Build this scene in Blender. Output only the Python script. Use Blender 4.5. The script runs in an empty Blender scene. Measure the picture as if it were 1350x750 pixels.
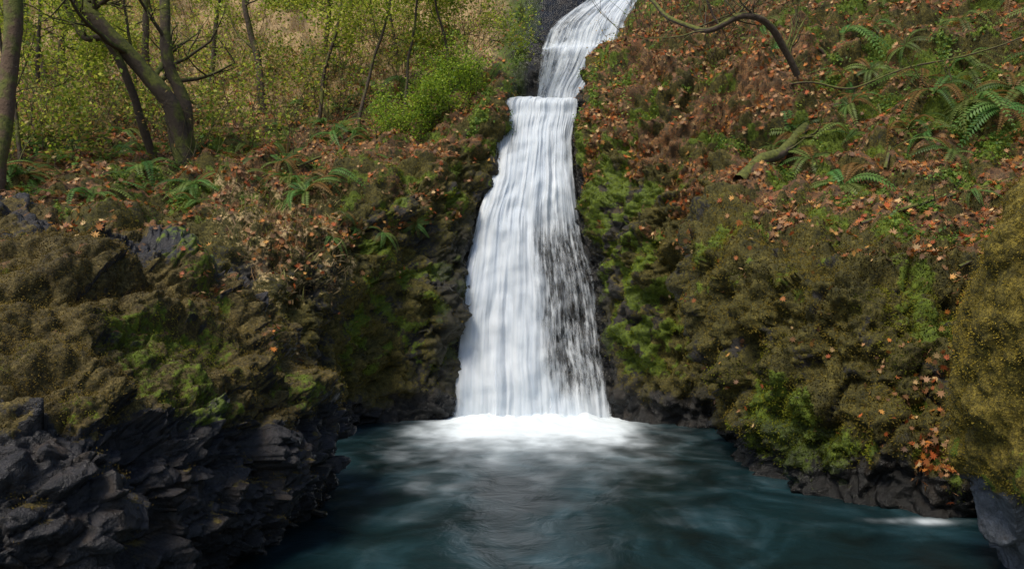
import bpy, math, numpy as np
from mathutils import Vector, Quaternion
rng=np.random.default_rng(7)
sc=bpy.context.scene
# ---------------------------------------------------------------- noise
def pn(P,seed=0):
    r=np.random.default_rng(seed+100); perm=r.permutation(256); perm=np.concatenate([perm,perm,perm])
    g=r.normal(size=(256,3)); g/=np.linalg.norm(g,axis=1)[:,None]
    P=np.asarray(P,float); I=np.floor(P).astype(int); f=P-I; I&=255
    w=f*f*f*(f*(f*6-15)+10); out=np.zeros(len(P))
    for dx in (0,1):
        for dy in (0,1):
            for dz in (0,1):
                h=perm[perm[perm[(I[:,0]+dx)&255]+((I[:,1]+dy)&255)]+((I[:,2]+dz)&255)]
                d=(f-np.array([dx,dy,dz])); v=(g[h]*d).sum(1)
                wx=w[:,0] if dx else 1-w[:,0]; wy=w[:,1] if dy else 1-w[:,1]; wz=w[:,2] if dz else 1-w[:,2]
                out+=v*wx*wy*wz
    return out*1.5
def fbm(P,o=4,seed=0):
    s=0;a=1;P=np.array(P,float)
    for k in range(o):
        s=s+a*pn(P,seed+k); a*=.5; P=P*2.03+5.1
    return s
def billow(P,o=3,seed=0):
    s=0;a=1;P=np.array(P,float)
    for k in range(o):
        s=s+a*(abs(pn(P,seed+k))*2.2-.4); a*=.5; P=P*2.1+3.3
    return s
def cells(P,seed=0,tilt=.5):
    P=np.asarray(P,float); I=np.floor(P).astype(int); best=np.full(len(P),1e9); off=np.zeros(len(P)); b2=np.full(len(P),1e9)
    for dx in (-1,0,1):
        for dy in (-1,0,1):
            for dz in (-1,0,1):
                C=I+np.array([dx,dy,dz])
                h=(C[:,0]*73856093)^(C[:,1]*19349663)^(C[:,2]*83492791)^(seed*7919)
                def rnd(k):
                    x=(h*(2654435761+k*40503)+k*97531)&0xffffffff; x=(x^(x>>15))*2246822519&0xffffffff; x^=x>>13
                    return (x&0xffff)/65535.
                c=C+np.stack([rnd(1),rnd(2),rnd(3)],1); d=P-c; dd=(d*d).sum(1)
                o=rnd(4)-.5+tilt*(d[:,0]*(rnd(5)-.5)*2+d[:,1]*(rnd(6)-.5)*2+d[:,2]*(rnd(7)-.5)*2)
                m=dd<best; b2=np.where(m,best,np.minimum(b2,dd)); off=np.where(m,o,off); best=np.where(m,dd,best)
    return off,np.sqrt(b2)-np.sqrt(best)
def strata(s,seed):
    r=np.random.default_rng(seed).uniform(-.5,.5,512); i=np.floor(s).astype(int); f=s-i
    a=r[(i+200)%512]; b=r[(i+201)%512]; t=ss(.78,1,f)
    return a*(1-t)+b*t-.35*np.exp(-((f-.89)/.06)**2)
def ss(a,b,x):
    t=np.clip((x-a)/(b-a),0,1); return t*t*(3-2*t)
# ---------------------------------------------------------------- mesh helpers
def make(name,V,F,mats,cols=None,uv=None,midx=None,smooth=False,parent=None):
    me=bpy.data.meshes.new(name)
    V=np.asarray(V,np.float32); me.vertices.add(len(V)); me.vertices.foreach_set('co',V.ravel())
    fl=np.concatenate([f.ravel() for f in F]).astype(np.int32)
    tot=np.concatenate([np.full(len(f),f.shape[1]) for f in F]).astype(np.int32)
    me.loops.add(len(fl)); me.loops.foreach_set('vertex_index',fl)
    me.polygons.add(len(tot)); me.polygons.foreach_set('loop_start',np.concatenate([[0],np.cumsum(tot)[:-1]]).astype(np.int32))
    me.polygons.foreach_set('loop_total',tot)
    if smooth: me.polygons.foreach_set('use_smooth',np.ones(len(tot),bool))
    for m in mats: me.materials.append(m)
    if midx is not None: me.polygons.foreach_set('material_index',np.asarray(midx,np.int32))
    me.update(calc_edges=True)
    if cols:
        for k,c in cols.items():
            a=me.color_attributes.new(k,'FLOAT_COLOR','POINT')
            c=np.asarray(c,np.float32)
            if c.shape[1]==3: c=np.concatenate([c,np.ones((len(c),1),np.float32)],1)
            a.data.foreach_set('color',c.ravel())
    if uv is not None:
        l=me.uv_layers.new(name='UVMap'); l.data.foreach_set('uv',np.asarray(uv,np.float32)[fl].ravel())
    ob=bpy.data.objects.new(name,me); sc.collection.objects.link(ob)
    if parent: ob.parent=parent
    return ob
def crom(P,n):
    k=len(P); Pe=np.concatenate([2*P[:1]-P[1:2],P,2*P[-1:]-P[-2:-1]]); out=[]
    t=(np.arange(n)/n).reshape((n,)+(1,)*(P.ndim-1))
    for i in range(k-1):
        a,b,c,d=Pe[i],Pe[i+1],Pe[i+2],Pe[i+3]
        out.append(.5*(2*b+(c-a)*t+(2*a-5*b+4*c-d)*t*t+(3*b-a-3*c+d)*t**3))
    out.append(P[-1:]); return np.concatenate(out)
def loft(C,nu,nv):
    C=np.array(C,float); G=crom(C,nu); G=crom(G.transpose(1,0,2),nv).transpose(1,0,2)
    U,Vv=np.meshgrid(np.linspace(0,len(C)-1,G.shape[0]),np.linspace(0,C.shape[1]-1,G.shape[1]),indexing='ij')
    return G,U,Vv
def gnorm(G):
    a=np.gradient(G,axis=0); b=np.gradient(G,axis=1); n=np.cross(a,b); A=np.linalg.norm(n,axis=2)+1e-12
    return n/A[...,None],A
def gfaces(nu,nv,flip=False):
    i=np.arange(nu*nv).reshape(nu,nv); q=np.stack([i[:-1,:-1],i[1:,:-1],i[1:,1:],i[:-1,1:]],-1).reshape(-1,4)
    return q[:,::-1] if flip else q
def basis(n,spin=None,jit=0.):
    n=n+rng.normal(size=n.shape)*jit; n/=np.linalg.norm(n,axis=1)[:,None]
    r=rng.normal(size=n.shape) if spin is None else spin
    x=r-(r*n).sum(1)[:,None]*n; x/=np.linalg.norm(x,axis=1)[:,None]+1e-9; y=np.cross(n,x)
    return np.stack([x,y,n],2)
def inst(TV,TF,pos,R,s):
    s=np.asarray(s,float); s=s[:,None] if s.ndim==1 else s
    V=np.einsum('nij,nkj->nki',R,TV[None]*s[:,None,:])+pos[:,None,:]
    F=(TF[None]+(np.arange(len(pos))*len(TV))[:,None,None]).reshape(-1,TF.shape[1])
    return V.reshape(-1,3),F
class Soup:
    def __init__(s): s.V=[];s.F={3:[],4:[]};s.M={3:[],4:[]};s.C=[];s.n=0
    def add(s,V,F,m=0,c=(.5,.5,.5)):
        s.V.append(V); s.F[F.shape[1]].append(F+s.n); s.M[F.shape[1]].append(np.full(len(F),m)); s.n+=len(V)
        c=np.asarray(c,float); s.C.append(np.tile(c,(len(V),1)) if c.ndim==1 else c)
    def tube(s,path,rad,sides=6,m=0,c=(.5,.5,.5)):
        P=np.asarray(path,float); n=len(P); T=np.gradient(P,axis=0); T/=np.linalg.norm(T,axis=1)[:,None]+1e-9
        ref=np.array([.13,.31,.94]) if abs(T[:,2]).mean()<.8 else np.array([.94,.3,.1])
        x=np.cross(T,ref); x/=np.linalg.norm(x,axis=1)[:,None]+1e-9; y=np.cross(T,x)
        a=np.linspace(0,2*np.pi,sides,endpoint=False); r=np.asarray(rad)[:,None,None]
        V=(P[:,None]+r*(np.cos(a)[None,:,None]*x[:,None]+np.sin(a)[None,:,None]*y[:,None])).reshape(-1,3)
        i=np.arange(n*sides).reshape(n,sides); j=np.roll(i,-1,1)
        s.add(V,np.stack([i[:-1],j[:-1],j[1:],i[1:]],-1).reshape(-1,4),m,c)
    def build(s,name,mats,parent=None,smooth=False):
        F=[];M=[]
        for k in (3,4):
            if s.F[k]: F.append(np.concatenate(s.F[k])); M.append(np.concatenate(s.M[k]))
        return make(name,np.concatenate(s.V),F,mats,cols={'tint':np.concatenate(s.C)},midx=np.concatenate(M),parent=parent,smooth=smooth)
# ---------------------------------------------------------------- material helpers
class NT:
    def __init__(s,name):
        s.m=bpy.data.materials.new(name); s.m.use_nodes=True; s.t=s.m.node_tree; s.t.nodes.clear()
    def n(s,ty,ins=None,**kw):
        nd=s.t.nodes.new('ShaderNode'+ty)
        for k,v in kw.items(): setattr(nd,k,v)
        for k,v in (ins or {}).items():
            if isinstance(v,bpy.types.NodeSocket): s.t.links.new(v,nd.inputs[k])
            else: nd.inputs[k].default_value=v
        return nd
    def math(s,op,a,b=0.,c=None,clamp=False):
        i={0:a,1:b}
        if c is not None: i[2]=c
        return s.n('Math',i,operation=op,use_clamp=clamp).outputs[0]
    def mix(s,f,a,b,blend='MIX'):
        nd=s.n('Mix',data_type='RGBA',blend_type=blend)
        for k,v in ((0,f),(6,a),(7,b)):
            if isinstance(v,bpy.types.NodeSocket): s.t.links.new(v,nd.inputs[k])
            else: nd.inputs[k].default_value=v if k==0 else (*v,1)
        return nd.outputs[2]
    def ramp(s,f,st):
        nd=s.n('ValToRGB',{0:f}); e=nd.color_ramp.elements
        while len(e)<len(st): e.new(.5)
        for x,(p,c) in zip(e,st): x.position=p; x.color=(*c,1)
        return nd.outputs[0]
    def noise(s,vec,sc_,det=4,rough=.6,dist=0):
        return s.n('TexNoise',{'Vector':vec,'Scale':sc_,'Detail':det,'Roughness':rough,'Distortion':dist}).outputs[0]
    def sstep(s,x,a,b):
        nd=s.n('MapRange',{0:x,1:a,2:b,3:0.,4:1.},interpolation_type='SMOOTHSTEP'); return nd.outputs[0]
    def out(s,sh):
        o=s.n('OutputMaterial'); s.t.links.new(sh,o.inputs[0]); return s.m
def ground_mat(name,moss_cols,rock_lo,rock_hi,brown=.7,rr=.25):
    k=NT(name); co=k.n('TexCoord').outputs['Object']
    A=k.n('SeparateColor',{0:k.n('Attribute',attribute_name='mk').outputs[0]}).outputs
    B=k.n('SeparateColor',{0:k.n('Attribute',attribute_name='mk2').outputs[0]}).outputs
    n1=k.noise(co,3.5,6,.65); n2=k.noise(co,18,5,.7); n3=k.noise(co,55,4,.7)
    rock=k.ramp(n2,[(.3,rock_lo),(.7,rock_hi)])
    rock=k.mix(k.math('MULTIPLY',k.sstep(n1,.52,.68),brown),rock,(.08,.052,.03))
    vor=k.n('TexVoronoi',{'Vector':co,'Scale':13.,'Randomness':1.}).outputs['Color']
    vs=k.n('SeparateColor',{0:vor}).outputs[0]
    lit=k.ramp(vs,[(0,(.05,.03,.015)),(.35,(.14,.065,.025)),(.6,(.25,.10,.03)),(.85,(.32,.17,.06)),(1,(.12,.08,.04))])
    soil=k.ramp(n2,[(.3,(.025,.016,.008)),(.7,(.11,.065,.03))])
    lit=k.mix(k.sstep(n3,.42,.6),soil,lit)
    moss=k.ramp(k.math('ADD',k.math('MULTIPLY',n2,.6),k.math('MULTIPLY',n1,.4)),[(.36,moss_cols[0]),(.5,moss_cols[1]),(.66,moss_cols[2])])
    moss=k.mix(k.sstep(n3,.42,.66),k.mix(.65,moss,(.01,.011,.003)),moss)
    jit=k.math('MULTIPLY',k.math('SUBTRACT',k.math('ADD',n1,n2),1.),1.1)
    def mask(a): return k.sstep(k.math('ADD',a,jit),.4,.6)
    c=k.mix(mask(A[0]),rock,moss)
    c=k.mix(mask(B[1]),c,k.ramp(n2,[(.3,(.025,.04,.004)),(.6,(.11,.15,.010)),(.8,(.23,.27,.02))]))
    c=k.mix(mask(A[1]),c,lit)
    dry=k.ramp(n2,[(.3,(.20,.13,.06)),(.55,(.45,.31,.16)),(.75,(.36,.30,.11))])
    c=k.mix(mask(B[0]),c,dry)
    wet_shade=mask(A[2])  # mask holds wet ground plus shade painted into terrain gaps
    c=k.mix(k.math('MULTIPLY',wet_shade,.75),c,(.005,.005,.005))
    h=k.math('ADD',k.math('MULTIPLY',n2,.7),k.math('MULTIPLY',n3,.4))
    bp=k.n('Bump',{'Height':h,'Strength':.8,'Distance':.05}).outputs[0]
    ro=k.n('MapRange',{0:wet_shade,3:.85,4:.38}).outputs[0]
    rk=k.math('MULTIPLY',k.math('SUBTRACT',1.,mask(A[0])),k.math('SUBTRACT',1.,mask(A[1])))
    ro=k.math('MAXIMUM',k.math('SUBTRACT',ro,k.math('MULTIPLY',rk,rr),clamp=True),.22)
    b=k.n('BsdfPrincipled',{'Base Color':c,'Roughness':ro,'Normal':bp,'Specular IOR Level':.4})
    return k.out(b.outputs[0])
def tint_mat(name,rough=.6,transl=.3,spec=.3):
    k=NT(name); c=k.n('Attribute',attribute_name='tint').outputs[0]
    b=k.n('BsdfPrincipled',{'Base Color':c,'Roughness':rough,'Specular IOR Level':spec}).outputs[0]
    if transl>0:
        t=k.n('BsdfTranslucent',{0:c}).outputs[0]; b=k.n('MixShader',{0:transl,1:b,2:t}).outputs[0]
    return k.out(b)
MOSS=[(.014,.014,.003),(.10,.082,.013),(.23,.18,.03)]
m_ter=ground_mat('hillside_ground',MOSS,(.006,.006,.005),(.04,.033,.026))
m_rock=ground_mat('mossy_basalt',[(.035,.022,.008),(.14,.10,.028),(.26,.19,.055)],(.007,.007,.008),(.045,.041,.044),.45,.45)
m_leaf=tint_mat('fallen_leaf',.55,.2); m_fol=tint_mat('green_leaf',.5,.5); m_moss=tint_mat('moss_tuft',.9,.25,.1)
def bark_mat():
    k=NT('mossy_bark'); co=k.n('TexCoord').outputs['Object']; n=k.noise(co,14,6,.7); n2=k.noise(co,2.5,4)
    t=k.n('Attribute',attribute_name='tint').outputs[0]
    c=k.ramp(n,[(.3,(.02,.014,.01)),(.7,(.11,.075,.05))]); c=k.mix(.5,c,t)
    nz=k.n('SeparateXYZ',{0:k.n('NewGeometry').outputs['Normal']}).outputs[2]
    mm=k.sstep(k.math('ADD',k.math('MULTIPLY',nz,.3),n2),.46,.62)
    c=k.mix(mm,c,k.ramp(n,[(.3,(.035,.04,.008)),(.7,(.17,.18,.03))]))
    bp=k.n('Bump',{'Height':n,'Strength':.9,'Distance':.04}).outputs[0]
    return k.out(k.n('BsdfPrincipled',{'Base Color':c,'Roughness':.9,'Normal':bp}).outputs[0])
m_bark=bark_mat()
# ---------------------------------------------------------------- hillside (gorge) loft
T=[
[(-12,5,0),(-12.2,5.2,.8),(-12.5,5.5,1.6),(-13,6,2.4),(-14,8,3.2),(-16,11,4.2),(-19,15,5.5),(-24,22,9.5),(-32,34,23)],
[(-4.2,10,0),(-4.6,10,.9),(-5.2,10.1,1.8),(-6,10.5,2.7),(-7.2,12.2,3.6),(-8.6,15,4.7),(-11.5,20,6.7),(-16.5,28,11.5),(-23,40,24)],
[(-2.95,12.2,0),(-2.95,11.8,1.2),(-3.05,11.6,2.0),(-3.6,11.8,2.85),(-4.9,14,4.1),(-6.3,16.8,5.2),(-8.2,21,7.2),(-11,28,11.5),(-15,40,24)],
[(-2.4,13.4,0),(-2.4,13.2,1.4),(-2.4,13.2,2.6),(-2.5,13.6,3.7),(-3.1,16,5),(-4,19.5,6.5),(-5,23.5,8.6),(-6.5,30,13),(-9,41,24)],
[(-1.25,14.2,0),(-1.1,14.2,2),(-.95,14.6,3.4),(-.6,15.2,4.8),(-.35,16,6.1),(-.9,18.5,7),(-1.5,23,9.2),(-2,29,13),(-2.5,40,24)],
[(-.9,14.5,0),(-.85,14.8,2),(-.65,15.2,3.4),(-.2,15.9,4.8),(0,16.5,5.85),(.45,19,6.55),(.7,20.2,8.3),(1.2,21.7,9.9),(2,34,21)],
[(.3,14.6,0),(.35,14.95,2),(.4,15.4,3.4),(.6,16.1,4.8),(.65,16.6,5.85),(1,19.2,6.5),(1.8,20.6,8.2),(2.5,21.8,9.5),(4,34,20)],
[(1.6,14.5,0),(1.5,14.8,2),(1.3,15.1,3.4),(1.25,15.8,4.8),(1.35,16.5,5.85),(1.7,19.1,6.5),(2.65,20.5,8.1),(3.1,21.8,9.5),(7,33,19)],
[(1.85,14.1,0),(1.72,14.2,2),(1.45,14.6,3.4),(1.45,15.3,4.9),(1.65,16,6.2),(2.1,18,7.4),(2.95,19.6,8.6),(3.5,21.3,10.1),(8,30,18)],
[(2.7,13.2,0),(2.45,13.3,2),(2.3,13.5,3.2),(2.3,13.9,4.4),(2.7,14.8,6.1),(3.4,16.4,7.6),(4,18.0,8.8),(4.8,20.2,10.4),(9,28,17)],
[(3.25,12.6,0),(3.1,12.7,1.4),(2.95,12.7,2.8),(3.3,13,3.9),(3.8,14.0,5.3),(4.4,15.2,6.6),(5,16.8,8.0),(5.9,19.2,9.9),(11,27,17)],
[(3.05,10.5,0),(2.65,10.3,1.25),(2.35,10.6,2.6),(2.9,11.0,3.3),(4.2,12.8,4.2),(5.2,14.1,5.7),(6,15.7,7.1),(7.2,18.4,9.4),(12.5,26,17)],
[(3.15,8.8,0),(3.1,8.75,1),(3.1,8.9,2.05),(3.5,9.4,2.75),(4.8,11.5,3.6),(6,13.4,5.1),(7.1,15.2,6.7),(8.7,17.8,9.3),(14,25,16.5)],
[(3.6,8.1,0),(3.72,8.05,.9),(3.85,8.2,1.8),(4.25,8.7,2.4),(5.4,10.3,3.2),(6.8,12.2,4.6),(8,13.8,6.3),(9.8,16.3,9),(16,24,16)],
[(4.3,7.5,0),(4.5,7.6,.87),(4.7,7.9,1.5),(5.1,8.4,2.0),(6.1,9.5,3),(7.9,11.4,4.4),(9.3,13,6.3),(11.3,15.3,9),(18,22,16)],
[(6,6.5,0),(6.2,6.6,.9),(6.4,6.9,1.6),(6.8,7.2,2.1),(8,8.3,3),(10,10,4.5),(11.5,11.5,6.3),(14,13,9),(21,18,16)],
[(8,2,0),(8.3,2,.9),(8.6,2,1.6),(9,2,2.1),(10.5,2.2,3),(12.5,2.5,4.5),(14,3,6.3),(17,3.5,9),(25,5,16)]]
T=[[(c[0][0]*1.05,c[0][1]+.15,-.9)]+c for c in T]
G,U,VV=loft(T,46,52)
N,_=gnorm(G)
flipT=(N[300,200]*np.array([0,-1,.5])).sum()<0
if flipT: N=-N
sh=U.shape; P=G.reshape(-1,3); u=U.ravel(); v=VV.ravel(); n0=N.reshape(-1,3)
dist=P[:,1]
fall=np.exp(-((u-6)/1.6)**4)*(v<9)
big=fbm(P*.75,4,1); med=fbm(P*2.4,4,9); fin=fbm(P*9,3,20)
hump=billow(P*np.array([1.2,1.2,1.5]),4,33)
lump=billow(P*np.array([3.2,3.2,2.2]),3,37)
face=ss(.8,1.3,v)*(1-ss(3.8,4.6,v))
o1,e1=cells(P*np.array([2.0,2.0,2.6])+.3*med[:,None],3,.3); o2,e2=cells(P*np.array([5.5,5.5,7.5])+.2*med[:,None],5,.3); o3,e3=cells(P*np.array([2.6,2.6,1.5])+.35*med[:,None],6,.4)
bulge=ss(10.6,11.3,u)*(1-ss(14.5,15,u))
rw=ss(7.9,8.2,u)*(1-ss(10.2,10.6,u))
d=big*.24*(1-.75*fall)*(1+ss(18,30,dist)*2)+med*.09*(1-.4*face*bulge)+fin*.022
d+=face*(1-fall)*(.18*o1+.07*o2-.06*np.exp(-e1*9))*(1-.8*bulge)
crev=face*bulge*np.exp(-e3*8)*ss(-.2,.2,big)
d+=face*bulge*(.08*lump+.14*hump+.24*o3)-.16*crev+(1-face)*(1-fall)*.20*hump+face*(1-bulge)*(1-fall)*.14*hump
d+=rw*(ss(1,1.5,v)*(1-ss(6,7,v)))*(.16*o3+.08*lump)
d+=fall*(.12*o1+.09*o2+.05*lump)
for c,r_,a in [((4.3,14.4,5.6),.6,.6),((4.9,13.9,5.2),.4,.4),((5.0,10.3,3.3),.5,.25),((3.6,12.4,3.6),.4,.3),((6.9,11.8,4.8),.5,.35),((-4.6,13.2,3.6),.6,.3),((-2.6,14.6,4.4),.6,.35),((-6.3,13.0,3.6),.6,.3),((3.0,15.2,6.2),.5,.35),((5.9,15.3,6.6),.7,.5),((-3.9,11.9,2.8),.5,.25),((7.8,14.2,6.5),.6,.4),((5.6,12.2,4.2),.5,.3)]:
    d+=a*np.exp(-((P-np.array(c))**2).sum(1)/r_**2)
P=P+n0*d[:,None]; G=P.reshape(G.shape); N,A=gnorm(G); N*=(-1 if flipT else 1); nr=N.reshape(-1,3)
nz=nr[:,2]; x,y,z=P.T
nA=fbm(P*.9,3,50); nB=fbm(P*2.5,3,60); nC=fbm(P*1.4,3,64)
litter=ss(3.7,4.5,v+nA*.5)*ss(.25,.55,nz)*(1-.95*ss(-.02,.28,nC+.5*nB))
rwall=ss(7.7,8,u)*(1-ss(10.8,11.2,u))
litter=np.maximum(litter,rwall*ss(2.8,3.6,v+nB*.8)*ss(-.3,.2,nA+nB*.4)*.75*(1-ss(7,8,v)*.3))
lwall=ss(1.5,2,u)*(1-ss(3.9,4.3,u))
litter=np.maximum(litter,lwall*ss(2.4,3.8,v+nB)*.5*ss(.25,-.1,nC))
litter*=(1-fall)
moss=np.where(bulge>.5,1.0-.5*ss(.2,.55,nB)-.6*crev,.68+.5*nA)*ss(.1,.6,z+nB*.3)
moss=np.maximum(moss,ss(3.5,4,v)*.78)
moss*=(1-fall)
green=ss(7.7,7.9,u)*(1-ss(9.2,10.1,u))*ss(.25,.85,nB*1.2+.4*nC+.95-.55*abs(u-8.1))*ss(.5,1.1,z)*(1-ss(8,8.8,v))*.95
green=np.maximum(green,ss(3.0,3.6,u)*(1-ss(4.5,4.9,u))*ss(-.1,.4,nB)*ss(3.6,4.6,v)*.9)
green=np.maximum(green,.8*ss(.05,.4,nB+.3*nA)*(u<4.3)*ss(3.6,4.8,v))
green=np.maximum(green,.8*ss(.0,.4,nC+.4*nB)*(u>9)*ss(3.7,4.6,v))
green=np.maximum(green,.7*ss(-.05,.4,nB)*ss(2.2,2.9,u)*(1-ss(4.2,4.6,u))*ss(.4,1.0,z))
green=np.maximum(green,ss(10.8,11.5,u)*.85*ss(-.1,.4,nB)*ss(1.0,.4,z)*ss(.05,.25,z))
green=np.maximum(green,bulge*.62*ss(.1,.5,nA+.3*nB)*face)
green=np.maximum(green,ss(5,4.7,u)*ss(4.2,4.6,u)*ss(5.5,6,v)*.9)
wet_shade=np.maximum(fall*.9,np.maximum(ss(.5,.1,z+nB*.3),.55*ss(1.9,1.,v)*(1-bulge)))
wet_shade=np.maximum(wet_shade,.62*ss(3.4,3.9,u)*(1-ss(7.9,8.1,u))*ss(4.2,2.5,v))
wet_shade=np.maximum(wet_shade,.5*ss(9.4,9.8,u)*(1-ss(10.6,11,u))*ss(4,3,v))  # shadow of the right wall recess, painted into the colour rather than damp
wet_shade=np.maximum(wet_shade,bulge*.5*ss(1.0,.5,z+nB*.4))
wet_shade=np.maximum(wet_shade,.55*ss(13.6,14,u)*ss(4.2,3.6,v))  # painted shade: darkens terrain for the gap behind the boulder
dry=ss(17,23,y)*ss(8,6.5,u)*.8+.2*nA*ss(15,17,y)
dry=np.maximum(dry,.40*ss(1.4,1.8,u)*(1-ss(2.6,3.1,u))*ss(2.5,3.2,v)*(1-ss(4.5,5,v)))
dry=np.clip(dry*(1-fall),0,1)
mk=np.stack([moss,litter,wet_shade],1); mk2=np.stack([dry,green,0*dry],1)
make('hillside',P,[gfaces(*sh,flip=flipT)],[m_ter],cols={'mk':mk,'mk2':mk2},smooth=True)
TP,TN,TA=P,nr,A.ravel(); Tm=dict(moss=moss,litter=litter,wet_shade=wet_shade,dry=dry,green=green,u=u,v=v)
def snap(p):
    i=np.argmin(((TP-np.array(p))**2).sum(1)); return TP[i],TN[i]
# ---------------------------------------------------------------- left outcrop
Lr=[
[(-4.5,3.0,0),(-4.4,3.2,.7),(-4.5,3.6,1.3),(-4.7,4.5,1.9),(-5,5.5,2.5),(-5.5,6.5,3.0),(-6,8.5,2.6),(-6.5,9.5,1.5)],
[(-2.9,3.9,0),(-2.5,4.2,.7),(-2.6,4.6,1.35),(-3.1,5.2,1.8),(-3.6,5.9,2.35),(-4.1,6.6,2.8),(-4.8,8,2.3),(-5.2,9,1)],
[(-2.5,4.9,0),(-2.3,4.95,.6),(-2.35,5.2,1.2),(-2.65,5.8,1.65),(-3,6.5,2.15),(-3.4,7.1,2.5),(-4.2,8.2,2),(-4.5,9,.8)],
[(-2.1,6,0),(-1.98,6,.5),(-2.0,6.15,1.1),(-2.25,6.6,1.6),(-2.55,7.1,2.0),(-2.85,7.6,2.28),(-3.6,8.6,1.7),(-3.9,9.4,.5)],
[(-1.9,7.2,0),(-1.82,7.2,.45),(-1.88,7.3,1),(-2.05,7.5,1.4),(-2.22,7.8,1.72),(-2.5,8.2,1.92),(-3.2,8.9,1.3),(-3.6,9.5,.3)],
[(-1.95,8.6,0),(-1.88,8.5,.4),(-1.95,8.5,.85),(-2.05,8.5,1.15),(-2.15,8.6,1.35),(-2.4,8.8,1.45),(-3,9.2,.9),(-3.4,9.6,.1)],
[(-2.4,9.3,0),(-2.4,9.2,.3),(-2.45,9.1,.6),(-2.5,9,.8),(-2.6,9,.95),(-2.8,9.1,1),(-3.2,9.4,.6),(-3.6,9.8,-.1)]]
Lr=[[(c[0][0]-.1,c[0][1]+.1,-.7)]+c for c in Lr]
G,U,VV=loft(Lr,95,75); N,_=gnorm(G); fl=(N[200,200]*np.array([.5,-1,.5])).sum()<0
if fl:N=-N
P=G.reshape(-1,3); n0=N.reshape(-1,3); u=U.ravel(); v=VV.ravel()
med=fbm(P*2,4,71); low=fbm(P*.8,2,79); fin=fbm(P*11,3,75); q=P@np.array([[1,0,-.2],[0,1,-.1],[.2,0,1]])
ff=ss(3.35,2.9,v+.35*med+.3*low)
top=ss(5.0,5.6,v+.4*med)*(u<3.8)
q1=q+.08*np.stack([med,low,0*med],1)
o1,e1=cells(q1*np.array([1.9,1.9,2.6]),13,.6); o2,e2=cells(q1*np.array([4.5,4.5,6.5]),15,1.0); o3,e3=cells(q1*np.array([10,10,14]),16,1.0)
st=strata(q[:,2]*4.2+.5*low+.25*med,5); st2=strata(q[:,2]*9+.8*low+.4*med,8)
soft=billow(P*np.array([1.3,1.3,2.0]),3,77); lump=billow(P*4,3,78)
d=med*.03+fin*.003+ff*(.26*o1+.12*o2+.04*o3+.06*st-.03*np.exp(-e1*16)-.015*np.exp(-e2*14))
d+=(1-ff)*(.14*soft+.04*lump+.08*st+.025*st2+.09*o1+.07*top*(o2+st2))
d+=.12*np.exp(-((v-3.5-.35*med-.3*low)/.25)**2)-.08*np.exp(-((v-2.85-.3*med-.3*low)/.2)**2)
P=P+n0*d[:,None]; G=P.reshape(G.shape); N,A=gnorm(G); N*=(-1 if fl else 1); nr=N.reshape(-1,3)
nB=fbm(P*2.5,3,81); nA=fbm(P*1.,3,85)
moss=(1-ss(3.15,2.8,v+.35*med+.3*low+nB*.25))*(1.0-.75*top*ss(-.3,.1,nA))*ss(-.5,-.1,nr[:,2])
moss=np.maximum(moss,.62*ss(.7,.88,nr[:,2])*ss(.0,.35,nB))
lit=ss(3.6,4.2,v)*ss(.12,.5,nB+.1)*ss(.3,.6,nr[:,2])*.62
wet_shade=ss(3.0,1.2,v)*.30+ss(.4,.05,P[:,2])*.6
gl=.62*ss(.1,.5,nA+.4*nB)*(v>3)
make('basalt_outcrop',P,[gfaces(*U.shape,flip=fl)],[m_rock],cols={'mk':np.stack([moss,lit,wet_shade],1),'mk2':np.stack([0*v,gl*.8,0*v],1)})
LP,LN,LA=P,nr,A.ravel(); Lm=dict(moss=moss,litter=lit,v=v)
# ---------------------------------------------------------------- right boulder
Rr=[
[(4.6,2.8,0),(4.4,2.8,.8),(4.3,2.8,1.6),(4.3,2.8,2.3),(4.6,2.9,3),(5.5,3,3.4),(7,3,3.6)],
[(3.95,4.5,0),(3.7,4.4,.8),(3.5,4.3,1.6),(3.4,4.3,2.2),(3.65,4.2,2.8),(4.3,4.3,3.2),(6,4.5,3.5)],
[(3.6,6,0),(3.30,5.9,.7),(3.18,5.7,1.4),(3.04,5.3,2.0),(3.08,5.1,2.5),(3.6,5.1,3),(5.5,5.2,3.4)],
[(4.2,6.6,0),(4.1,6.5,.7),(4,6.3,1.4),(3.9,6.0,2),(4,5.9,2.4),(4.4,6,2.8),(6,6.2,3.2)],
[(6,7.2,-.2),(6,7.1,.7),(6,6.9,1.4),(6,6.8,1.9),(6,6.7,2.2),(6.3,6.7,2.5),(7,6.8,2.8)]]
Rr=[[(c[0][0]+.1,c[0][1],-.7)]+c for c in Rr]
G,U,VV=loft(Rr,90,55); N,_=gnorm(G); fr=(N[180,200]*np.array([-1,-.2,.3])).sum()<0
if fr:N=-N
P=G.reshape(-1,3); n0=N.reshape(-1,3); v=VV.ravel()
med=fbm(P*2,4,91); fin=fbm(P*12,3,95); o1,e1=cells(P*3,21,.6); hump=billow(P*np.array([2.4,2.4,1.8]),3,97)
lo=ss(2.15,1.8,v+med*.3)
d=med*.06+fin*.010+lo*(.12*o1-.12)+(1-lo)*.06*hump
P=P+n0*d[:,None]; G=P.reshape(G.shape); N,A=gnorm(G); N*=(-1 if fr else 1); nr=N.reshape(-1,3)
moss=1.0*(1-lo); nB=fbm(P*2.5,3,99)
make('mossy_boulder',P,[gfaces(*U.shape,flip=fr)],[ground_mat('boulder_moss',[(.06,.05,.008),(.22,.165,.022),(.42,.31,.05)],(.06,.065,.07),(.2,.21,.23))],cols={'mk':np.stack([moss,0*moss,lo*.1],1),'mk2':np.stack([0*moss,.8*ss(.0,.5,nB)*(1-lo)*ss(1.4,.7,P[:,2]),0*moss],1)},smooth=True)
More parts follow.
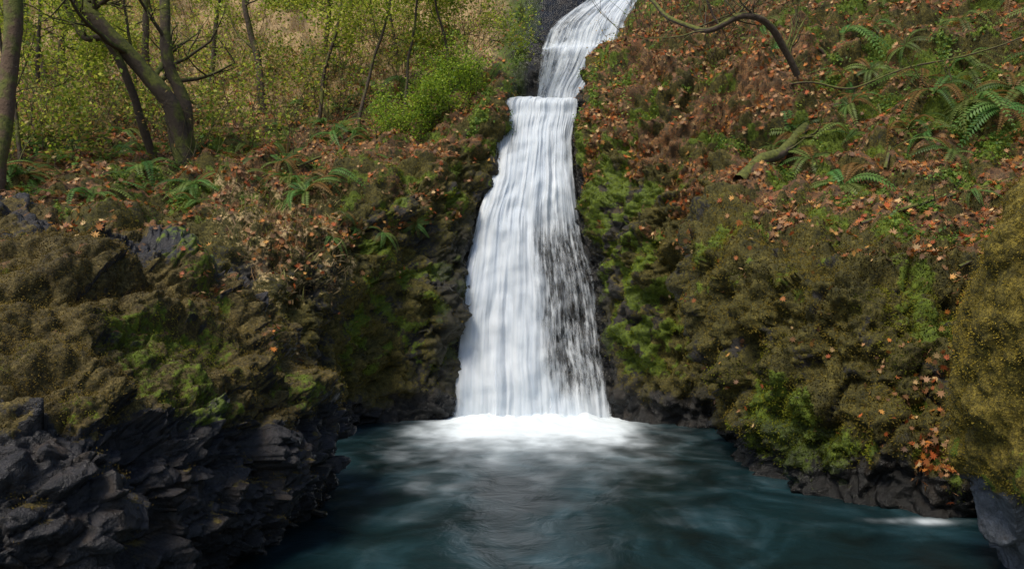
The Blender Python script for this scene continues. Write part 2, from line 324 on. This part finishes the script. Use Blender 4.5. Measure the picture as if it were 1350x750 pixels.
RP,RN,RA=P,nr,A.ravel(); Rm=moss
# ---------------------------------------------------------------- moss tufts
def pick(w,n):
    c=np.cumsum(w); return np.searchsorted(c,rng.random(n)*c[-1])
TV=np.array([(-.3,0,0),(.3,0,0),(.15,.2,1),(0,-.3,0),(0,.3,0),(-.25,0,.8)],float); TF=np.array([(0,1,2),(3,4,5)])
def tufts(name,Pp,Nn,w,n,smin,smax,colA,colB,green=None):
    i=pick(w,n); pos=Pp[i]+rng.normal(size=(n,3))*.018
    s=rng.uniform(smin,smax,n); R=basis(Nn[i]+np.array([0,0,.1]),jit=.4)
    V,F=inst(TV,TF,pos,R,s); t=np.clip(.5+1.2*fbm(pos*1.7,3,5)+.6*fbm(pos*7,2,6)+rng.normal(size=n)*.12,0,1)[:,None]
    c=np.array(colA)*(1-t)+np.array(colB)*t
    if green is not None:
        g=np.clip(green[i]*1.3-.2+rng.normal(size=n)*.15,0,1)[:,None]; c=c*(1-g)+g*(np.array((.07,.10,.008))*(1-t)+np.array((.25,.31,.02))*t)
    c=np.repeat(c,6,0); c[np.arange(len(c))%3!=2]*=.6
    S=Soup(); S.add(V,F,0,c); return S.build(name,[m_moss])
w=TA*np.clip(Tm['moss']+Tm['green']-.35,0,1)*(TP[:,1]<18)/np.maximum(TP[:,1],4)**1.2*(1-ss(.5,.9,Tm['litter']))*(Tm['v']>1)*(1-.6*ss(.4,.7,Tm['wet_shade']))*(abs(TP[:,0])<TP[:,1]*.8)
gr=np.maximum(Tm['green'],.5*ss(.1,.5,fbm(TP*.8,3,66)))
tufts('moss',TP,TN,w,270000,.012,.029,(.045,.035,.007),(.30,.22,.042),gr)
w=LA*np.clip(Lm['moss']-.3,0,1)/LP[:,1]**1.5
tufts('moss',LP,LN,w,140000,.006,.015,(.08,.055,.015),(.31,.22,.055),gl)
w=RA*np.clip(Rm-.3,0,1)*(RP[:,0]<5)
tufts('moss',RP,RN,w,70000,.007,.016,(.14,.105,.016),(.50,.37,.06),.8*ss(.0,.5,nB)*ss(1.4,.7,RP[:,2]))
# ---------------------------------------------------------------- fallen leaves
ang=np.deg2rad([-90,-55,-35,-15,5,28,50,68,90,112,130,152,175,195,215,235]); rad=np.array([.35,.45,.8,.42,1,.5,1.05,.55,1.2,.55,1.05,.5,1,.42,.8,.45])
LV=np.stack([np.cos(ang)*rad,np.sin(ang)*rad,.18*rad**2],1); LV=np.concatenate([[(0,0,0)],LV]); k=len(ang)
LF=np.array([(0,1+j,1+(j+1)%k) for j in range(k)])
pal=np.array([(.46,.16,.03),(.34,.11,.03),(.54,.27,.07),(.42,.22,.10),(.22,.10,.04),(.58,.38,.17),(.14,.07,.035),(.46,.11,.03),(.32,.17,.08)])
def leaves(name,Pp,Nn,w,n,s0,s1,jit=.35,up=.02):
    i=pick(w,n); pos=Pp[i]+Nn[i]*rng.uniform(.005,up,n)[:,None]+rng.normal(size=(n,3))*.03*np.array([1,1,.2])
    V,F=inst(LV,LF,pos,basis(Nn[i].copy(),jit=jit),rng.uniform(s0,s1,n)); c=pal[rng.integers(0,len(pal),n)]*rng.uniform(.5,1.2,n)[:,None]
    S=Soup(); S.add(V,F,0,np.repeat(c,k+1,0)); return S.build(name,[m_leaf])
w=TA*np.clip(Tm['litter']-.15,0,1)*(TP[:,1]<26)*(abs(TP[:,0])<TP[:,1]*.8)/np.maximum(TP[:,1],5)*np.clip(.45+fbm(TP*1.3,2,140)*1.2,.08,1)
leaves('fallen_leaves',TP,TN,w,54000,.026,.060)
w=TA*(Tm['v']>3.8)*(Tm['v']<8)*(TN[:,2]>.2)*(Tm['wet_shade']<.6)*(TP[:,1]<22)*(abs(TP[:,0])<TP[:,1]*.8)/np.maximum(TP[:,1],5)
leaves('fallen_leaves',TP,TN,w,6500,.03,.062)
w=LA*(Lm['litter']>.28)*np.clip(fbm(LP*1.8,2,150)+.05,0,1)**1.5
leaves('fallen_leaves',LP,LN,w,700,.020,.042,.3)
w=TA*(np.exp(-((TP-np.array([4.05,7.6,.55]))**2).sum(1)/.05)+.6*np.exp(-((TP-np.array([4.3,7.8,1.25]))**2).sum(1)/.04))
leaves('fallen_leaves',TP,TN,w,320,.03,.05,.6,.1)
w=TA*(Tm['u']>10.5)*(Tm['v']>1.6)*(Tm['v']<4.6)*(Tm['u']<14.6)*np.clip(fbm(TP*1.7,2,152)+.1,0,1)
leaves('fallen_leaves',TP,TN,w,420,.025,.045,.4,.04)
# ---------------------------------------------------------------- ferns
def fern_mesh(name,seed,droop,nf=15,fan=2*math.pi):
    r=np.random.default_rng(seed); S=Soup()
    for f in range(nf):
        a=f/nf*fan+r.uniform(-.25,.25); L=r.uniform(.6,1.05); t=np.linspace(0,1,26)
        rise=r.uniform(.45,1.0); hr=L*(t-.12*t*t); hz=L*(rise*t-droop*r.uniform(.7,1.2)*t*t)
        dirv=np.array([math.cos(a),math.sin(a),0]); side=np.array([-math.sin(a),math.cos(a),0])
        C=dirv*hr[:,None]+np.array([0,0,1.])*hz[:,None]+side*(r.uniform(-.25,.25)*t*t)[:,None]
        col=np.array((.10,.20,.045))*r.uniform(.6,1.6)*np.array([r.uniform(.8,1.8),1,1])
        if r.random()<.12: col=np.array((.24,.13,.035))
        S.tube(C,np.linspace(.008,.002,26),3,0,col*.7)
        T_=np.gradient(C,axis=0); T_/=np.linalg.norm(T_,axis=1)[:,None]
        w=.15*L*np.clip((t+.05)**.45*(1-t)**.75*1.5,0,1)
        for sgn in (-1,1):
            for j in range(2,25):
                s_=side*sgn*.95+T_[j]*.25+np.array([0,0,-.18]); b=C[j]; wd=T_[j]*.019*L
                V=np.array([b-wd*.5,b+s_*w[j]*.4-wd,b+s_*w[j],b+s_*w[j]*.4+wd])
                S.add(V,np.array([(0,1,2,3)]),0,col*r.uniform(.8,1.2))
    return S.build(name,[m_fol])
def mkf(seed,dr,nf=15):
    o=fern_mesh('fd',seed,dr,nf); me=o.data; bpy.data.objects.remove(o); me.name='sword_fern'; return me
fern_data=[mkf(1,.9),mkf(2,1.1,18),mkf(3,1.3,11),mkf(4,1.5,12),mkf(5,1.4,8)]
def fern(p,s,d=None,mix=.5):
    q,n=snap(p); nn=Vector(n)*mix+Vector((0,0,1))*(1-mix)
    o=bpy.data.objects.new('sword_fern',fern_data[rng.integers(0,4) if d is None else d]); sc.collection.objects.link(o)
    o.location=Vector(q)+Vector(n)*.05; o.rotation_mode='QUATERNION'
    o.rotation_quaternion=nn.to_track_quat('Z','Y')@Quaternion((0,0,1),rng.uniform(0,6.28)); o.scale=(s,)*3
for p in [(5.67,13.3,5.4),(6.6,12.6,5.3),(7.2,11.6,5),(5.4,12.6,4.7),(4.8,11.5,3.6),(6.3,11.4,4.2),(4.7,12.6,4.2),(8.3,12.5,6),(7.6,13.5,6.2),(6.4,14.3,6.2),(8.6,11.8,5.5),(5.9,14.5,6),(7.7,10.9,4.3),(4.9,13.7,4.9),(9,13.5,6.8),(6.9,13.3,5.8),(8.0,14.3,7),(7.0,15.5,7.2),(9,14.5,7.6),(5.5,16.5,7.3),(8.2,16,8.3),(7.5,12.2,5.3),(8.0,11.3,5.0),(7.0,14.3,6.6),(9.5,12.5,6.2),(6.0,12.2,4.6),(8.7,15,7.8),(7.8,16.5,8.2),(9.8,14.3,7.6),(6.9,12.0,4.9),(5.9,13.8,5.6),(7.4,13.0,5.8),(6.2,11.9,4.5),(6.4,15.4,7.0),(4.9,15.6,6.7),(4.4,13.4,4.6)]:
    fern(p,rng.uniform(.65,1.1),rng.integers(2,5),.55)
for p in [(5.2,10.5,3.3),(4.3,13.2,4.4),(5.9,10.2,3.3),(-2.2,13.5,3.1),(-2.6,13.3,3.3),(-3.3,13,3.3),(-1.7,14.0,3.4),(-2.9,12.6,2.9)]: fern(p,.42,2,.7)
for p in [(-5.8,13,3.5),(-5.3,13.4,3.7),(-6.6,12.8,3.5),(-3.5,13.6,3.9),(-3.2,14.2,4.2),(-5.6,15.2,4.6),(-7.4,15,4.6),(-7.2,13.6,4),(-4.6,16.5,5),(-5.4,16.5,5.1),(-3.6,17.2,5.4),(-2.9,16.5,5.2),(-6.3,14.2,4.2),(-8.2,14.5,4.4),(-4.2,15,4.5),(-2,17,5.8),(-1.6,16.2,5.6),(-8.8,16.5,5.2),(-6.6,17.5,5.6),(-6.9,12.2,3.4),(-3.9,14.2,4.2),(-5.0,12.6,3.4),(-6.0,13.6,3.9),(-7.8,13,3.8),(-6.3,12.4,3.4),(-5.0,14.4,4.2),(-4.4,13.4,3.8),(-2.6,15.2,4.6)]:
    fern(p,rng.uniform(.65,1.05),rng.integers(0,3),.4)
cand=np.where((Tm['u']<4.2)&(Tm['v']>5.2)&(Tm['v']<7.6)&(abs(TP[:,0])<TP[:,1]*.68))[0]
for i in cand[pick(TA[cand]/TP[cand,1],80)]: fern(TP[i],rng.uniform(.6,1.1),rng.integers(0,3),.4)
# ---------------------------------------------------------------- trees, shrubs
dl=np.array([(0,0,0),(.32,.4,.06),(0,1,0),(-.32,.4,.06)],float); dF=np.array([(0,1,2,3)])
def branch(S,p,d,L,r,lev,tips,curl=.25,nch=4,c=(.07,.05,.035),up=.15,sides=5):
    n=max(5,int(L/.18)) if lev>0 else 8; n=min(n,14); pts=[np.array(p)]; d=np.array(d,float)
    for j in range(n):
        d=d+rng.normal(size=3)*curl*.5; d[2]+=up*.3; d/=np.linalg.norm(d); pts.append(pts[-1]+d*L/n)
    pts=np.array(pts); S.tube(pts,np.linspace(r,r*.35,n+1),sides if r>.012 else 3,0,c)
    if lev<=0: tips.append(pts[n//3:]); return
    for j in range(nch):
        t=rng.integers(n//3,n+1); dd=pts[t]-pts[t-1]; dd/=np.linalg.norm(dd); nd=dd+rng.normal(size=3)*.65; nd/=np.linalg.norm(nd)
        branch(S,pts[t],nd,L*rng.uniform(.45,.7),r*.5*(1-.4*t/n)+.002,lev-1,tips,curl,nch,c,up,sides)
    tips.append(pts[-3:])
GR=np.array([(.34,.42,.03),(.50,.55,.06),(.25,.34,.03),(.60,.60,.09),(.14,.20,.025)])
def addleaves(S,tips,n,size,cols=GR,spread=.12,flat=.6):
    pp=np.concatenate(tips); i=rng.integers(0,len(pp),n); pos=pp[i]+rng.normal(size=(n,3))*spread
    nn=rng.normal(size=(n,3))*(1-flat)+np.array([0,-.3,1])*flat
    R=basis(nn/np.linalg.norm(nn,axis=1)[:,None],jit=.2); V,F=inst(dl,dF,pos,R,rng.uniform(.6,1.3,n)*size)
    c=cols[rng.integers(0,len(cols),n)]*rng.uniform(.7,1.2,n)[:,None]; S.add(V,F,1,np.repeat(c,4,0))
def trunk(S,pts,r0,r1,tips,kids,sides=9,lev=2,L=1.6,c=(.07,.05,.035)):
    P_=crom(np.array(pts,float),8); n=len(P_); rr=np.linspace(r0,r1,n)*(1+.12*fbm(P_*2.5,2,int(r0*1000)))
    P_=P_+.05*np.stack([fbm(P_*1.3,2,3),fbm(P_*1.3,2,4),0*rr],1); S.tube(P_,rr,sides,0,c)
    for j in range(kids):
        t=rng.integers(n//3,n); d=rng.normal(size=3); d[2]=abs(d[2])*.6; d/=np.linalg.norm(d)
        branch(S,P_[t],d,L*rng.uniform(.6,1.2),rr[t]*.4,lev,tips,.3,3,c)
def tree(name,pts,r0,r1,kids,nl,size=.06,lev=2,L=1.6,c=(.07,.05,.035),cols=GR,spread=.12):
    S=Soup(); tips=[]; b,_=snap(pts[0]); pts=[tuple(b-np.array([0,0,.2]))]+list(pts[1:])
    trunk(S,pts,r0,r1,tips,kids,lev=lev,L=L,c=c)
    if nl: addleaves(S,tips,nl,size,cols,spread)
    return S.build(name,[m_bark,m_fol])
tree('fir_tree',[(-7.15,11.3,3.1),(-7.1,11.3,5),(-7.05,11.4,7.5),(-7.1,11.4,11)],.13,.10,0,0,c=(.16,.095,.055))
tree('maple_tree',[(-6.1,15.2,4.8),(-6.35,15.0,5.6),(-6.8,14.8,6.3),(-7.4,14.6,7.0),(-8.1,14.6,7.7),(-9.8,14.6,9.2)],.19,.08,7,500)
tree('maple_tree',[(-6.15,15.4,4.8),(-6.25,15.3,5.8),(-6.5,15.2,6.6),(-6.6,15.2,7.8),(-6.7,15.4,10.5)],.14,.08,6,500)
tree('maple_tree',[(-6.6,14.9,6.0),(-7.2,14.5,6.6),(-7.7,14.4,6.8),(-8.2,14.4,7.8),(-8.7,14.4,9)],.08,.035,5,300)
for bx,by,bz,dx,r,kid,nl in [(-6.2,20,6.7,-.3,.11,6,3600),(-4.6,19,6.3,.5,.05,7,4200),(-3.4,17.5,5.6,.6,.045,8,5200),(-2.4,17.5,5.9,.3,.04,8,5600),(-1.3,17.6,6.5,-.4,.035,8,4600),(-5.2,22,7.6,.2,.09,6,4200),(-11,18.5,6.0,.2,.06,8,5000),(-8.3,13.6,4.0,-.2,.04,8,4600),(-11.5,20,6.6,-.4,.09,7,5000),(-8.3,22,7.5,.3,.08,6,4200),(-3.2,23,8.5,-.4,.06,6,4000),(-13,23,8,.3,.12,6,5000),(-11.4,25,9.6,.1,.12,6,4000),(-9.3,20,6.6,-.2,.05,6,3000)]:
    tree('maple_sapling',[(bx,by,bz),(bx+dx*.4,by,bz+1.2),(bx+dx*1.2,by-.2,bz+2.6),(bx+dx*1.6,by-.3,bz+4.2)],r,r*.4,kid,nl,.08,2,1.5,spread=.16)
def brush(name,centers,stems,L,nl,cols,size=.05):
    S=Soup(); tips=[]
    for p in centers:
        q,_=snap(p)
        for j in range(stems):
            d=rng.normal(size=3); d[2]=abs(d[2])+1; d/=np.linalg.norm(d)
            branch(S,q+rng.normal(size=3)*.12*np.array([1,1,0]),d,L*rng.uniform(.5,1.2),.011,1,tips,.3,3,(.09,.055,.035))
    if nl: addleaves(S,tips,nl,size,cols,.1)
    return S.build(name,[m_bark,m_fol])
cand=np.where((Tm['u']<4.3)&(Tm['v']>5.2)&(Tm['v']<8.6)&(abs(TP[:,0])<TP[:,1]*.7)&(TP[:,1]<36))[0]
wc=TA[cand]
cc=cand[pick(wc,160)]
brush('undergrowth',TP[cc],5,1.2,80000,np.concatenate([GR,[(.14,.22,.03),(.2,.3,.04),(.36,.28,.09),(.42,.24,.08),(.48,.34,.13)]]),.085)
cc=cand[pick(wc,140)]
brush('bare_brush',TP[cc],7,1.5,7000,np.array([(.42,.22,.07),(.4,.3,.1)]),.07)
brush('bare_brush',[(3.6,16.2,6.7),(4,15.6,6.3),(3.2,16.5,6.9),(4.4,16.4,6.8),(3.8,17.5,7.7),(2.6,17.2,7.2)],9,1.5,900,np.array([(.3,.14,.05),(.16,.24,.04)]),.05)
cand=np.where((Tm['u']>9.3)&(Tm['v']>5.4)&(Tm['v']<8.6)&(abs(TP[:,0])<TP[:,1]*.75)&(TP[:,1]<24))[0]
cc=cand[pick(TA[cand],36)]
brush('bare_brush',TP[cc],4,.9,4600,np.array([(.3,.14,.05),(.16,.27,.04),(.11,.2,.03)]),.055)
brush('huckleberry_shrub',[(-1.1,15.8,5.6),(-.8,16.2,6.1),(-1.7,16,5.5),(-2.1,15.6,5.0),(-1.4,16.8,6.2),(-2.5,16.3,5.2)],6,.8,11000,np.array([(.22,.34,.02),(.36,.46,.04),(.13,.22,.02)]),.05)
brush('huckleberry_shrub',[(1.6,16.3,6.4),(1.9,16.8,6.8)],3,.7,260,np.array([(.2,.3,.03),(.5,.32,.03)]),.05)
w=TA*np.clip(Tm['green']+.5*Tm['moss']-.4,0,1)*(Tm['v']>4.4)*(Tm['v']<8)*(1-Tm['litter'])*(TP[:,1]<26)*(abs(TP[:,0])<TP[:,1]*.8)/np.maximum(TP[:,1],5)*np.clip(fbm(TP*1.1,2,180)+.1,0,1)
i=pick(w,30000); pos=TP[i]+TN[i]*rng.uniform(.02,.10,len(i))[:,None]; V,F=inst(dl,dF,pos,basis(TN[i]+np.array([0,-.2,.8]),jit=.5),rng.uniform(.03,.065,len(i)))
c=np.array([(.09,.18,.025),(.18,.28,.035),(.27,.35,.05),(.07,.14,.025)])[rng.integers(0,4,len(i))]; S=Soup(); S.add(V,F,0,np.repeat(c,4,0)); S.build('groundcover',[m_fol])
bl=np.array([(-.05,0,0),(.05,0,0),(.035,.12,.55),(-.035,.12,.55),(0,.42,.95)],float)
w=TA*np.clip(Tm['dry']-.25,0,1)*(TP[:,1]<38)/np.maximum(TP[:,1],8)**1.0*(Tm['v']<8.9)
i=pick(w,60000); nn=TN[i]+np.array([0,0,.8]); V,F=inst(bl,np.array([(0,1,2),(0,2,3),(3,2,4)]),TP[i],basis(nn,jit=.3),rng.uniform(.08,.22,len(i)))
c=np.array([(.46,.32,.15),(.34,.21,.10),(.32,.30,.09),(.56,.40,.21)])[rng.integers(0,4,len(i))]*rng.uniform(.6,1.1,len(i))[:,None]
S=Soup(); S.add(V,F,0,np.repeat(c,5,0)); S.build('dry_grass',[m_fol])
S=Soup(); tips=[]
trunk(S,[(2.3,13.6,7.2),(2.6,13.0,6.6),(3.0,12.4,6.2),(3.5,12.2,6.35),(4.0,12.3,6.2),(4.5,12.7,5.6)],.03,.06,tips,14,8,2,.9); S.build('mossy_branch',[m_bark,m_fol])
def log(name,a,b,r,kids=0,lift=.06):
    S=Soup(); tips=[]; a=snap(a); b=snap(b); pa=a[0]+a[1]*lift; pb=b[0]+b[1]*lift; n=6
    pts=[pa+(pb-pa)*t for t in np.linspace(0,1,n)]
    for j in range(1,n-1):
        q=snap(pts[j]); pts[j]=.4*pts[j]+.6*(q[0]+q[1]*lift)
    trunk(S,pts,r,r*.7,tips,kids,8,1,.6,(.10,.07,.05)); return S.build(name,[m_bark,m_fol])
log('mossy_log',(3.7,12.3,3.5),(5.5,14.2,5.4),.10,3,.14)
log('fallen_branch',(4.3,9.8,2.9),(6.6,10.6,3.6),.025,2,.1); log('fallen_branch',(4.0,14,5.4),(8.2,13,6.4),.02,2,.15)
log('fallen_branch',(4.9,8.9,2.4),(6.6,9.7,3.1),.016,3,.1); log('fallen_branch',(5.3,11.6,3.9),(6.3,13.6,5.3),.025,1,.1)
log('fallen_branch',(-4.0,15,4.5),(-2.9,17,5.2),.03,1,.1); log('fallen_branch',(-5.6,12.8,3.4),(-4.4,12.4,3.2),.03,1); log('fallen_branch',(4.4,16.5,6.7),(5.9,15.4,6.4),.05,2,.1)
# ---------------------------------------------------------------- waterfall
def water_mat(name,us,vs,seed,thick):
    k=NT(name); uv=k.n('TexCoord').outputs['UV']
    def st(a,b,det=3,off=0): return k.noise(k.n('Mapping',{'Vector':uv,'Location':(seed*3.7+off,seed*1.3,0),'Scale':(a,b,1)}).outputs[0],1,det,.6)
    f=st(us,vs,4); f2=st(us*3.5,vs*1.2,3,9); f3=st(us*.35,vs*1.5,3,20); f4=st(us*1.8,vs*14,4,30)
    D=k.n('SeparateColor',{0:k.n('Attribute',attribute_name='dens').outputs[0]}).outputs[0]
    s=k.math('ADD',k.math('MULTIPLY',f,.5),k.math('ADD',k.math('MULTIPLY',f2,.28),k.math('MULTIPLY',f3,.3)))
    s=k.math('ADD',s,k.math('MULTIPLY',f4,.12))
    thin=k.sstep(D,.9,.4); sp=k.math('MULTIPLY',k.math('MULTIPLY',k.math('SUBTRACT',f4,.5),thin),1.3)
    a=k.sstep(k.math('ADD',k.math('ADD',D,sp),k.math('MULTIPLY',k.math('SUBTRACT',s,.6),2.6)),.05,1.15)
    a=k.math('MULTIPLY',a,thick)
    c=k.ramp(s,[(.45,(.57,.64,.73)),(.66,(.88,.91,.94))])
    df=k.n('BsdfDiffuse',{0:c}).outputs[0]; tr=k.n('BsdfTranslucent',{0:c}).outputs[0]
    b=k.n('MixShader',{0:.3,1:df,2:tr}).outputs[0]
    g=k.n('MixShader',{0:a,1:k.n('BsdfTransparent').outputs[0],2:b}).outputs[0]
    return k.out(g)
lower=[(18.6,6.62,.4,1.6),(16.35,6.15,-.17,1.38),(16.0,5.75,-.26,1.32),(15.75,5.3,-.30,1.24),(15.4,4.8,-.36,1.2),(15.1,4.1,-.53,1.24),(14.9,3.4,-.76,1.34),(14.65,2.7,-.88,1.48),(14.45,2,-.97,1.60),(14.22,1,-1.06,1.72),(14.05,-.05,-1.16,1.82)]
upper=[(23.5,10.1,2.4,3.6),(21.5,9.95,2.1,3.4),(20.9,9.7,1.75,3.25),(20.3,8.95,.98,2.95),(20.0,8.3,.72,2.75),(19.6,8.1,.68,2.66),(19.4,7.5,.58,2.3),(19.2,7,.5,1.95),(18.8,6.5,.4,1.85)]
wf=bpy.data.objects.new('waterfall',None); sc.collection.objects.link(wf)
def sheet(name,rows,off,seed,mat,kind):
    R=crom(np.array(rows,float),40); n=len(R); M=240; t=np.linspace(0,1,M)
    X=R[:,2:3]+(R[:,3:4]-R[:,2:3])*t[None]; Y=np.repeat(R[:,0:1],M,1); Z=np.repeat(R[:,1:2],M,1)
    arc=np.concatenate([[0],np.cumsum(np.hypot(np.diff(R[:,0]),np.diff(R[:,1])))])
    UU=np.repeat(t[None],n,0); AA=np.repeat(arc[:,None],M,1)
    q=np.stack([UU*9,AA*.35,0*UU+seed],-1).reshape(-1,3)
    dsp=(fbm(q,3,seed)*.10+fbm(q*np.array([3,1.2,1]),2,seed+5)*.035).reshape(n,M)
    step=fbm(np.stack([UU*3.2,AA*1.0,0*UU+3],-1).reshape(-1,3),3,44).reshape(n,M)*.14
    Y=Y-dsp-step*ss(0,2.2,AA)-off+(1-np.sin(np.pi*np.clip(UU,0,1)))*.15
    Z=Z+.07*fbm(np.stack([UU*4,0*UU,0*UU+7],-1).reshape(-1,3),2,70).reshape(n,M)*(kind=='lower')*ss(0,1.5,AA)*ss(4,2.3,AA)
    X=X+fbm(np.stack([UU*2,AA*.7,0*UU],-1).reshape(-1,3),2,seed+9).reshape(n,M)*.06
    edge=ss(0,.08,UU+.03*dsp*10)*ss(1,.92,UU+.3*dsp); zz=Z
    pt=fbm(np.stack([UU*9,AA*1.6,0*UU+9],-1).reshape(-1,3),4,60).reshape(n,M)
    if kind=='lower':
        rt=ss(.5,.66,UU+.35*dsp+(zz-2)*.03+.08*pt)*ss(4.2,2.9,zz)*(1-.35*ss(.92,.98,UU))
        D=1.2-.95*rt+pt*.22*rt
        D-=.55*ss(4.75,4.95,zz)*ss(5.65,5.45,zz)*np.exp(-((UU-.2)/.10)**2)
        D-=.25*ss(3.4,3.8,zz)*ss(6.0,5.2,zz)*ss(.55,.95,UU)*(1+pt)
        D-=.12*ss(2,4,zz)*(pt>.0)*pt
        D+=.8*ss(.75,0,zz)
    else:
        D=.80+.35*ss(.5,.8,UU)-.25*ss(.5,.1,UU)+.5*np.exp(-((zz-8.2)/.15)**2)+.25*pt
    D=np.clip(D,-.2,1.3)*edge-(1-edge)*.6
    return make(name,np.stack([X,Y,Z],-1).reshape(-1,3),[gfaces(n,M)],[mat],cols={'dens':np.repeat(D.reshape(-1,1),3,1)},uv=np.stack([UU*1.0,AA],-1).reshape(-1,2),smooth=True,parent=wf)
sheet('lower_cascade',lower,.0,3,water_mat('falling_water_a',26,.3,1,1.),'lower')
sheet('lower_veil',lower,.09,8,water_mat('falling_water_b',17,.24,4,.6),'lower')
sheet('upper_cascade',upper,.32,5,water_mat('falling_water_c',30,.7,7,1.),'upper')
sheet('upper_veil',upper,.42,6,water_mat('falling_water_d',22,.5,9,.6),'upper')
# ---------------------------------------------------------------- pool
def pool_mat():
    k=NT('pool_water'); co=k.n('TexCoord').outputs['Object']
    F=k.n('SeparateColor',{0:k.n('Attribute',attribute_name='foam').outputs[0]}).outputs
    n1=k.noise(k.n('Mapping',{'Vector':co,'Scale':(.8,.6,1)}).outputs[0],1.1,5,.55,1.4); n2=k.noise(co,3,4,.55,.6)
    c=k.ramp(n1,[(.35,(.003,.009,.010)),(.52,(.006,.021,.025)),(.68,(.018,.050,.062)),(.8,(.06,.11,.13))])
    foam=k.sstep(k.math('ADD',F[0],k.math('MULTIPLY',k.math('SUBTRACT',k.math('ADD',n1,n2),1.),.28)),.02,1.15)
    c=k.mix(foam,c,(.78,.85,.90))
    bp=k.n('Bump',{'Height':n2,'Strength':.4,'Distance':.07}).outputs[0]
    r=k.n('MapRange',{0:foam,3:.34,4:.9}).outputs[0]
    return k.out(k.n('BsdfPrincipled',{'Base Color':c,'Roughness':r,'IOR':1.33,'Normal':bp}).outputs[0])
nx,ny=420,420; X,Y=np.meshgrid(np.linspace(-13,9,nx),np.linspace(-5,15.5,ny),indexing='ij'); q=np.stack([X,Y,0*X],-1).reshape(-1,3)
wob=fbm(q*np.array([1.6,1.1,1]),3,210).reshape(nx,ny); wob2=fbm(q*np.array([3.5,1.5,1]),3,214).reshape(nx,ny)
ex=np.maximum(abs(X-.33)-1.0,0)*.9; ey=np.maximum(13.9-Y,0)*.25; dd=np.maximum(np.hypot(ex,ey)+.09*wob2,0)
foam=1.2*np.exp(-(dd/.50)**2)+.45*np.exp(-(dd/1.1)**2)*(1+.7*wob)
foam+=.10*ss(.2,.7,wob)*np.exp(-((X+.6)/2.2)**2-((Y-8.5)/3)**2)
foam+=.55*np.exp(-((X-3.75)/.4)**2-((Y-7.4)/.12)**2)*(1+wob2)
Z=.012*fbm(q*np.array([1.1,1.1,1]),3,200).reshape(nx,ny)*(1+2*np.exp(-dd))+.09*np.exp(-(dd/.22)**2)*(.6+wob2)
make('pool',np.stack([X,Y,Z],-1).reshape(-1,3),[gfaces(nx,ny)],[pool_mat()],cols={'foam':np.repeat(foam.reshape(-1,1),3,1)},smooth=True)
# ---------------------------------------------------------------- light, camera
W=bpy.data.worlds.new('World'); sc.world=W; W.use_nodes=True; t=W.node_tree; sky=t.nodes.new('ShaderNodeTexSky'); sky.sky_type='NISHITA'; sky.sun_disc=False
el,az=math.radians(54),math.radians(216)
sky.sun_elevation=el; sky.sun_rotation=az; bg=t.nodes['Background']; bg.inputs[1].default_value=.14; t.links.new(sky.outputs[0],bg.inputs[0])
L=bpy.data.lights.new('sun','SUN'); L.energy=3.9; L.angle=math.radians(20); L.color=(1,.93,.80); lo=bpy.data.objects.new('sun',L); sc.collection.objects.link(lo)
dv=Vector((math.sin(az)*math.cos(el),math.cos(az)*math.cos(el),math.sin(el))); lo.rotation_euler=dv.to_track_quat('Z','Y').to_euler()
cam=bpy.data.cameras.new('camera'); co=bpy.data.objects.new('camera',cam); sc.collection.objects.link(co)
co.location=(0,0,2); co.rotation_euler=(math.radians(90),0,0); cam.lens=28.27; cam.sensor_width=36; cam.shift_y=.0185; cam.clip_end=500; cam.clip_start=.05
sc.camera=co
sc.view_settings.view_transform='Standard'; sc.view_settings.look='None'; sc.view_settings.exposure=0
